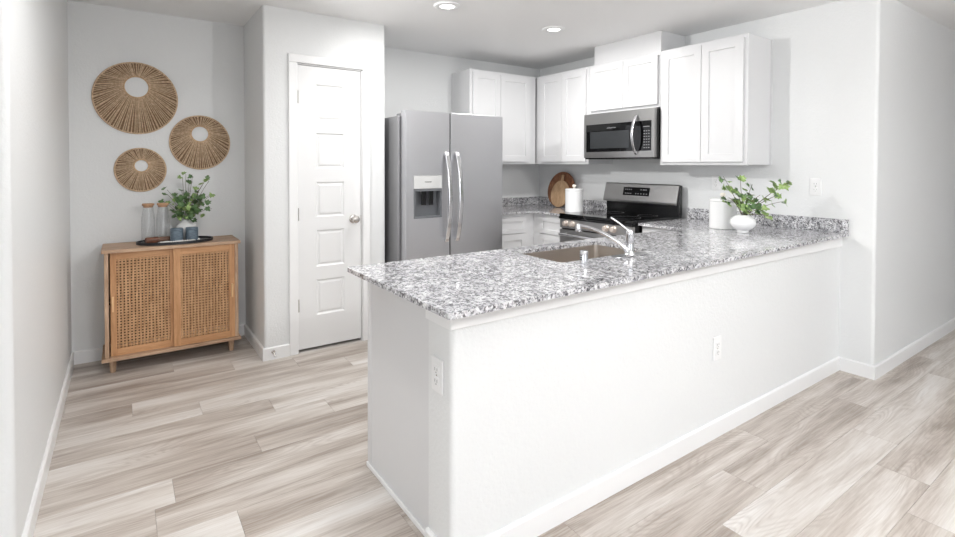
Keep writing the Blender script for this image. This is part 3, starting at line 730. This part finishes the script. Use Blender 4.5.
for r0, r1 in zip(rings, rings[1:]):
    for k in range(4): b.faces.new((r0[k], r0[(k + 1) % 4], r1[(k + 1) % 4], r1[k]))
b.faces.new(rings[0]); b.faces.new(rings[-1][::-1])
for z in (1.438, 1.748): box(b, MX - .016, MX + .001, 2.690, 2.710, z - .008, z + .008)
sub(t, fr, 'handle', b, M_handle, bevel=.004, segs=3, ang=50)

# ------------------------------------------------------------------ canisters, boards
def canister(x, y, label, r=.084, h=.218):
    t = thing('ceramic_canister', label, 'canister', (x, y, ZC))
    z = ZC + .0005
    b = NB(); lathe(b, [(r - .004, z), (r, z + .004), (r, z + h - .022), (r - .002, z + h - .02)], x, y, 48); part(t, 'jar', b, M_white, smooth=True)
    b = NB(); lathe(b, [(r - .004, z + h - .0195), (r + .001, z + h - .017), (r + .001, z + h - .005), (r - .006, z + h), (.02, z + h + .003), (.002, z + h + .003)], x, y, 48); lid = part(t, 'lid', b, M_white, smooth=True)
    b = NB(); lathe(b, [(.009, z + h + .0025), (.008, z + h + .010), (.016, z + h + .018), (.019, z + h + .028), (.015, z + h + .037), (.003, z + h + .040)], x, y, 24); sub(t, lid, 'lid_knob', b, M_cream, smooth=True)
canister(3.482, 3.438, 'round white lidded canister in front of the wooden boards beside the range')
canister(3.425, 1.945, 'round white canister behind the leafy vase on the peninsula', .088, .208)
# wooden boards leaning on the backsplash
def leaning(bm, foot, tilt, yaw):
    Mx = Matrix.Translation(Vector(foot)) @ Matrix.Rotation(yaw, 4, 'Z') @ Matrix.Rotation(tilt, 4, 'Y')
    for v in bm.verts: v.co = Mx @ v.co
def disc_outline(bm, pts, th):
    # pts in (y,z), extruded along x by th
    lo = [bm.verts.new((0, y, z)) for y, z in pts]; hi = [bm.verts.new((th, y, z)) for y, z in pts]; n = len(pts)
    bm.faces.new(lo); bm.faces.new(hi[::-1])
    for i in range(n): bm.faces.new((lo[i], hi[i], hi[(i + 1) % n], lo[(i + 1) % n]))
t = thing('cutting_board', 'large round dark brown wooden board leaning against the corner backsplash', 'cutting board', (3.74, 3.885, ZC))
b = NB(); disc_outline(b, [(.192 * math.cos(a), .188 + .188 * math.sin(a)) for a in [2 * math.pi * k / 56 for k in range(56)]], .018)
leaning(b, (3.722, 3.920, ZC + .005), math.radians(13.2), .0); part(t, 'board', b, M_board, bevel=.004)
t = thing('cutting_board', 'small pale oval paddle board with a short handle leaning on the dark round one', 'cutting board', (3.70, 3.87, ZC))
b = NB(); pts = []
for k in range(48):
    a = 2 * math.pi * k / 48 - math.pi / 2; y, z = .132 * math.cos(a), (.135 + .135 * math.sin(a))
    z2 = z * 1.05
    pts.append((y, z2))
disc_outline(b, pts, .015); leaning(b, (3.690, 3.885, ZC + .004), math.radians(12.5), .0); bd = part(t, 'board', b, M_board2, bevel=.004)
b = NB(); disc_outline(b, [(-.017, .275), (.017, .275), (.014, .30), (.016, .335), (.008, .345), (-.008, .345), (-.016, .335), (-.014, .30)], .015)
leaning(b, (3.690, 3.885, ZC + .004), math.radians(12.5), .0); part(t, 'handle', b, M_board2, bevel=.004)

# ------------------------------------------------------------------ ivy plants
def leaf(bm, P, size, rng, mi=0, face=None):
    out = [(0, 0), (.30, -.10), (.52, .16), (.34, .36), (.42, .66), (.16, .66), (0, 1.0), (-.16, .66), (-.42, .66), (-.34, .36), (-.52, .16), (-.30, -.10)]
    n = (face or Vector((rng.uniform(-.7, .7), rng.uniform(-1, -.1), rng.uniform(.15, 1)))).normalized()
    u = n.cross(Vector((rng.uniform(-1, 1), rng.uniform(-1, 1), rng.uniform(-1, .6)))).normalized(); v = n.cross(u)
    cen = bm.verts.new(P + v * (.42 * size) - n * size * .08)
    vs = []
    for x, y in out:
        p = P + u * x * size + v * (y) * size + n * size * (abs(x) * .28 - y * y * .12)
        vs.append(bm.verts.new(p))
    for k in range(len(vs)):
        f = bm.faces.new((cen, vs[k], vs[(k + 1) % len(vs)])); f.material_index = mi; f.smooth = True
# leafy sprigs in the white vase on the counter
rng = random.Random(3)
V0 = Vector((3.299, 1.737, ZC))
t = thing('vase_of_ivy', 'squat white round vase with trailing green ivy sprigs on the peninsula counter', 'vase', V0)
b = NB(); z = ZC
lathe(b, [(.034, z + .0005), (.036, z + .012), (.034, z + .017), (.052, z + .026), (.072, z + .045), (.078, z + .066), (.073, z + .088), (.055, z + .106), (.040, z + .113), (.036, z + .118), (.033, z + .116), (.035, z + .108), (.02, z + .098), (.002, z + .096)], V0.x, V0.y, 44); part(t, 'vase', b, M_white, smooth='all')
pA = [[3.191, 1.813, 1.273], [3.214, 1.797, 1.255], [3.195, 1.81, 1.219], [3.207, 1.802, 1.196], [3.254, 1.769, 1.201], [3.247, 1.774, 1.178], [3.284, 1.748, 1.259], [3.347, 1.703, 1.22], [3.325, 1.719, 1.183], [3.337, 1.711, 1.165], [3.222, 1.792, 1.135], [3.219, 1.794, 1.101], [3.237, 1.781, 1.106], [3.259, 1.765, 1.128], [3.292, 1.742, 1.133], [3.326, 1.718, 1.124], [3.389, 1.674, 1.151], [3.367, 1.689, 1.11], [3.389, 1.674, 1.092], [3.412, 1.658, 1.087], [3.367, 1.689, 1.074], [3.375, 1.684, 1.047], [3.315, 1.726, 1.064], [3.327, 1.718, 1.051], [3.301, 1.736, 1.056], [3.441, 1.638, 1.179], [3.474, 1.614, 1.152], [3.426, 1.648, 1.133], [3.445, 1.634, 1.111], [3.467, 1.619, 1.184], [3.47, 1.617, 1.215], [3.496, 1.599, 1.229], [3.518, 1.583, 1.233], [3.551, 1.56, 1.238], [3.504, 1.593, 1.16], [3.516, 1.585, 1.11], [3.435, 1.642, 1.029], [3.45, 1.631, 1.01]]
fwd = Vector((s_, c_, 0))
b = NB(); top = V0 + Vector((0, 0, .112))
tips = [pA[0], pA[4], pA[6], pA[7], pA[10], pA[16], pA[27], pA[33], pA[34], pA[35], pA[19], pA[37]]
for q in tips:
    q = Vector(q); mid = top.lerp(q, .5) + Vector((0, 0, .03)) - fwd * rng.uniform(-.02, .03)
    tube(b, bez([top + Vector((rng.uniform(-.015, .015), rng.uniform(-.015, .015), -.012)), mid, q], 8), [.0022] * 5 + [.0015] * 4, 6)
part(t, 'stems', b, M_stem, smooth='all')
b = NB()
for q in pA:
    P = Vector(q) + fwd * rng.uniform(-.035, .03)
    leaf(b, P - Vector((0, 0, .014)), rng.uniform(.046, .066), rng, rng.choice((0, 1, 1)))
    if rng.random() < .65: leaf(b, P + Vector((rng.uniform(-.02, .02), rng.uniform(-.02, .02), rng.uniform(-.02, .015))), rng.uniform(.030, .046), rng, rng.choice((0, 1)))
for k in range(22):
    a = rng.random(); P = Vector((3.31 + rng.gauss(0, .05) , 1.73 - rng.gauss(0, .03), 1.085 + rng.gauss(0, .022))) + fwd * rng.uniform(-.04, .04)
    leaf(b, P, rng.uniform(.036, .056), rng, rng.choice((0, 0, 1)))
part(t, 'leaves', b, [M_leaf, M_leaf2])

# ------------------------------------------------------------------ console cabinet with cane doors
CX0, CX1, CY0, CY1 = -.103, .673, 4.0, 4.335
t = thing('console_cabinet', 'light wood sideboard with two sliding cane-front doors in the hall niche', 'sideboard', ((CX0 + CX1) / 2, 4.17, 0))
b = NB(); box(b, CX0 - .014, CX1 + .014, CY0 - .012, CY1 + .004, .776, .798); part(t, 'top', b, M_oakh, bevel=.002)
b = NB(); box(b, CX0 - .018, CX1 + .014, CY0 - .012, CY1, .084, .106); part(t, 'base_board', b, M_oakh, bevel=.002)
for x in (CX0, CX1 - .022):
    b = NB(); box(b, x, x + .022, CY0 + .002, CY1, .1062, .7758); part(t, 'side_panel', b, M_oakv, bevel=.001)
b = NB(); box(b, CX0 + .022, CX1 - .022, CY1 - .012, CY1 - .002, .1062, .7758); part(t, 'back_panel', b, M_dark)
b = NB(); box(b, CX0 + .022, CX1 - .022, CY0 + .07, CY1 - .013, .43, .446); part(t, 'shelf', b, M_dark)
for x in (CX0 + .022, CX1 - .06):
    for y in (CY0 + .045, CY1 - .05):
        b = NB(); lathe(b, [(.014, 0.0), (.0155, .01), (.021, .084)], x + .018, y, 20); part(t, 'leg', b, M_oakv, smooth=True)
def cane_door(x0, x1, y0, hx, fl, hz0, hz1):
    z0, z1 = .1075, .7745; rl = .046; r = .036
    b = NB()
    box(b, x0, x0 + fl, y0, y0 + .018, z0, z1); box(b, x1 - r, x1, y0, y0 + .018, z0, z1)
    d = part(t, 'cane_door', b, M_doorv, bevel=.0012)
    b = NB(); box(b, x0 + fl, x1 - r, y0 + .0005, y0 + .0175, z1 - rl, z1); sub(t, d, 'rail', b, M_doorh)
    b = NB(); box(b, x0 + fl, x1 - r, y0 + .0005, y0 + .0175, z0, z0 + rl); sub(t, d, 'rail', b, M_doorh)
    b = NB(); xa, xb, za, zb = x0 + fl - .002, x1 - r + .002, z0 + rl - .002, z1 - rl + .002; y = y0 + .009
    vs = [b.verts.new(p) for p in ((xa, y, za), (xb, y, za), (xb, y, zb), (xa, y, zb))]; b.faces.new(vs)
    o = sub(t, d, 'cane_panel', b, M_cane)
    md = o.modifiers.new('s', 'SOLIDIFY'); md.thickness = .002; md.offset = 0
    b = NB(); box(b, hx - .006, hx + .006, y0 - .014, y0 + .001, hz0, hz1); sub(t, d, 'pull', b, M_pull, bevel=.002)
cane_door(-.073, .290, CY0 + .026, -.060, .034, .395, .492)
cane_door(.273, .650, CY0 + .004, .632, .042, .395, .492)

# ------------------------------------------------------------------ tray and things on it
TX, TY, TZ = .300, 4.150, .798
t = thing('serving_tray', 'oval black serving tray on top of the sideboard', 'tray', (TX, TY, TZ))
b = NB(); ra, rb = .232, .148; prof = [(.93, .0005), (1.0, .002), (1.0, .020), (.975, .020), (.965, .007), (.0, .0065)]
rings = []
for s, z in prof[:-1]: rings.append([b.verts.new((TX + ra * s * math.cos(2 * math.pi * k / 72), TY + rb * s * math.sin(2 * math.pi * k / 72), TZ + z)) for k in range(72)])
for r0, r1 in zip(rings, rings[1:]):
    for k in range(72): b.faces.new((r0[k], r0[(k + 1) % 72], r1[(k + 1) % 72], r1[k]))
b.faces.new(rings[0][::-1]); b.faces.new(rings[-1]); part(t, 'tray_body', b, M_tray, smooth=True)
TT = TZ + .0078
for x, y, lb in ((.300, 4.080, 'blue-grey ribbed cup on the black tray, the left one nearer the wooden cylinder'), (.392, 4.088, 'blue-grey ribbed cup on the black tray, the right one under the ivy')):
    t = thing('stoneware_cup', lb, 'cup', (x, y, TT), 'cups on the tray')
    b = NB(); pr_ = [(.034, TT), (.037, TT + .004)]
    for k in range(12): pr_ += [(.0395, TT + .008 + k * .0070), (.0386, TT + .0115 + k * .0070)]
    pr_ += [(.0388, TT + .096), (.037, TT + .097), (.0355, TT + .095), (.0345, TT + .02), (.002, TT + .016)]
    lathe(b, pr_, x, y, 40); part(t, 'cup_body', b, M_cup, smooth='all')
for x, y, lb in ((.140, 4.185, 'clear glass carafe with flat wooden lid, the left one on the tray'), (.226, 4.190, 'clear glass carafe with flat wooden lid, the one nearer the ivy')):
    t = thing('glass_carafe', lb, 'carafe', (x, y, TT), 'carafes on the tray')
    b = NB(); o_ = [(.037, 0), (.0405, .004), (.0415, .02), (.0412, .11), (.0395, .165), (.034, .205), (.031, .235), (.032, .252)]
    i_ = [(.030, .252), (.029, .235), (.0318, .205), (.0375, .165), (.0390, .11), (.0393, .02), (.037, .008), (.002, .007)]
    lathe(b, [(r, TT + z) for r, z in o_ + i_], x, y, 40); part(t, 'glass_body', b, M_glass, smooth='all')
    b = NB(); lathe(b, [(.0285, TT + .240), (.0285, TT + .2525), (.035, TT + .2528), (.036, TT + .256), (.036, TT + .264), (.034, TT + .267), (.002, TT + .267)], x, y, 32); part(t, 'lid', b, M_corkw, smooth=True)
t = thing('wooden_cylinder', 'dark walnut wooden cylinder lying on the tray in front of the carafes', 'wooden handle', (.18, 4.075, TT))
A_, B_ = Vector((.122, 4.094, TT + .0225)), Vector((.268, 4.134, TT + .0225)); D_ = (B_ - A_)
b = NB(); tube(b, [A_, A_ + D_ * .02, A_ + D_ * .46], [.019, .021, .021], 24); part(t, 'head', b, M_walnut, smooth=True)
b = NB(); tube(b, [A_ + D_ * .461, A_ + D_ * .50, A_ + D_ * .98, B_], [.015, .017, .017, .014], 24); part(t, 'shaft', b, mk_wood('walnut_grey', (96, 68, 54), (140, 108, 88), 'x', .5, 2), smooth=True)
t = thing('bead_garland', 'string of small white beads lying at the front of the black tray', 'bead string', (.30, 4.03, TT))
b = NB(); cord = []
for k in range(26):
    u = k / 25; cord.append(Vector((.205 + .225 * u + .006 * math.sin(u * 19), 4.036 + .008 * math.sin(u * 13) + (.040 * max(0, u - .72) / .28), TT + .0095)))
cord2 = cord
for P in cord: bmesh.ops.create_icosphere(b, subdivisions=2, radius=.0085, matrix=Matrix.Translation(P))
part(t, 'beads', b, M_bead, smooth='all')
b = NB(); tube(b, cord, .0009, 5); part(t, 'thread', b, M_bead)
# ivy in white vase on the tray
rng = random.Random(11)
V1 = Vector((.371, 4.205, TT))
t = thing('vase_of_ivy', 'white round vase with a bushy green ivy bunch on the sideboard tray', 'vase', V1)
b = NB(); z = TT
lathe(b, [(.034, z + .0005), (.044, z + .02), (.062, z + .05), (.069, z + .08), (.060, z + .108), (.034, z + .126), (.026, z + .134), (.028, z + .146), (.024, z + .146), (.022, z + .13), (.002, z + .12)], V1.x, V1.y, 44); part(t, 'vase', b, M_white, smooth='all')
pB = [[0.371, 4.23, 1.272], [0.35, 4.245, 1.253], [0.41, 4.202, 1.257], [0.504, 4.136, 1.257], [0.507, 4.134, 1.224], [0.389, 4.217, 1.209], [0.47, 4.16, 1.198], [0.258, 4.309, 1.16], [0.258, 4.309, 1.128], [0.346, 4.247, 1.154], [0.431, 4.188, 1.149], [0.382, 4.222, 1.142], [0.448, 4.176, 1.161], [0.533, 4.116, 1.13], [0.503, 4.137, 1.118], [0.303, 4.278, 1.116], [0.222, 4.30, 1.086], [0.469, 4.161, 1.102], [0.487, 4.149, 1.062], [0.267, 4.28, 1.061], [0.523, 4.123, 1.024], [0.459, 4.168, 1.021]]
b = NB(); top = V1 + Vector((0, 0, .14))
for q in pB:
    q = Vector(q); q.y = min(q.y, 4.30); mid = top.lerp(q, .5) + Vector((0, 0, .035)) - fwd * rng.uniform(-.01, .04)
    tube(b, bez([top + Vector((rng.uniform(-.01, .01), rng.uniform(-.01, .01), -.02)), mid, q], 8), .0013, 5)
part(t, 'stems', b, M_stem, smooth='all')
b = NB()
for q in pB:
    P = Vector(q); P.y = min(P.y, 4.30); P += fwd * rng.uniform(-.05, .0)
    leaf(b, P, rng.uniform(.034, .046), rng, rng.choice((0, 0, 0, 1)))
for k in range(120):
    a = rng.uniform(0, 2 * math.pi); r = rng.random() ** .5
    P = V1 + Vector((r * .098 * math.cos(a) + .01, r * .06 * math.sin(a) - .02, .232 + rng.uniform(-.075, .095) - .02 * r))
    if P.z < TT + .16: P.x = V1.x + (P.x - V1.x) * .5
    leaf(b, P, rng.uniform(.026, .042), rng, rng.choice((0, 0, 0, 1)))
part(t, 'leaves', b, [M_leaf, M_leaf2])

# ------------------------------------------------------------------ woven wall discs
def disc(label, cx, cz, R, hx, hz, r, n):
    t = thing('woven_wall_disc', label, 'wall decoration', (cx, YB, cz), 'round woven rattan discs above the sideboard')
    yb = YB - .001; rg = random.Random(n)
    # mat behind the spokes, darker brown in place of shadow in the gaps
    b = NB(); seg = 72
    def ring(cx_, cz_, rr, y): return [b.verts.new((cx_ + rr * math.cos(2 * math.pi * k / seg), y, cz_ + rr * math.sin(2 * math.pi * k / seg))) for k in range(seg)]
    A, B, Cc, D = ring(cx, cz, R * .985, yb - .004), ring(hx, hz, r * 1.03, yb - .004), ring(hx, hz, r * 1.03, yb - .001), ring(cx, cz, R * .985, yb - .001)
    for a, c in ((A, B), (B, Cc), (Cc, D), (D, A)):
        for k in range(seg): b.faces.new((a[k], a[(k + 1) % seg], c[(k + 1) % seg], c[k]))
    part(t, 'backing_shade', b, M_ratshade)
    # spokes running from the off-centre hole to the rim
    b = NB()
    for k in range(n):
        a = 2 * math.pi * (k + rg.uniform(-.25, .25)) / n
        p0 = Vector((hx + r * 1.02 * math.cos(a), yb - .008, hz + r * 1.02 * math.sin(a))); a2 = a + rg.uniform(-.02, .02)
        p1 = Vector((cx + R * .985 * math.cos(a2), yb - .014, cz + R * .985 * math.sin(a2)))
        mid = p0.lerp(p1, .5) + Vector((0, -.006, 0))
        w = .50 * math.pi * R / n * rg.uniform(.85, 1.1)
        tube(b, [p0, mid, p1], [w * .62, w * .9, w], 5, False)
    part(t, 'spokes', b, M_rat, smooth='all')
    b = NB(); tube(b, [(hx + r * 1.07 * math.cos(2 * math.pi * k / 60), yb - .010, hz + r * 1.07 * math.sin(2 * math.pi * k / 60)) for k in range(61)], .0045, 8, False, flat=1)
    for v in b.verts:
        v.co.y = yb - .009 + (v.co.y - (yb - .010)) * .45
    part(t, 'inner_band', b, M_rat2, smooth='all')
    b = NB(); tube(b, [(cx + R * math.cos(2 * math.pi * k / 96), yb - .0125, cz + R * math.sin(2 * math.pi * k / 96)) for k in range(97)], .0050, 8, False); part(t, 'rim', b, M_rat, smooth='all')
disc('large round woven rattan wall disc, the biggest and highest of three', .083, 1.806, .247, .085, 1.884, .069, 104)
disc('medium round woven rattan wall disc on the right, above the ivy', .477, 1.506, .197, .475, 1.570, .055, 88)
disc('small round woven rattan wall disc, lowest of three, above the carafes', .104, 1.303, .151, .108, 1.332, .041, 76)
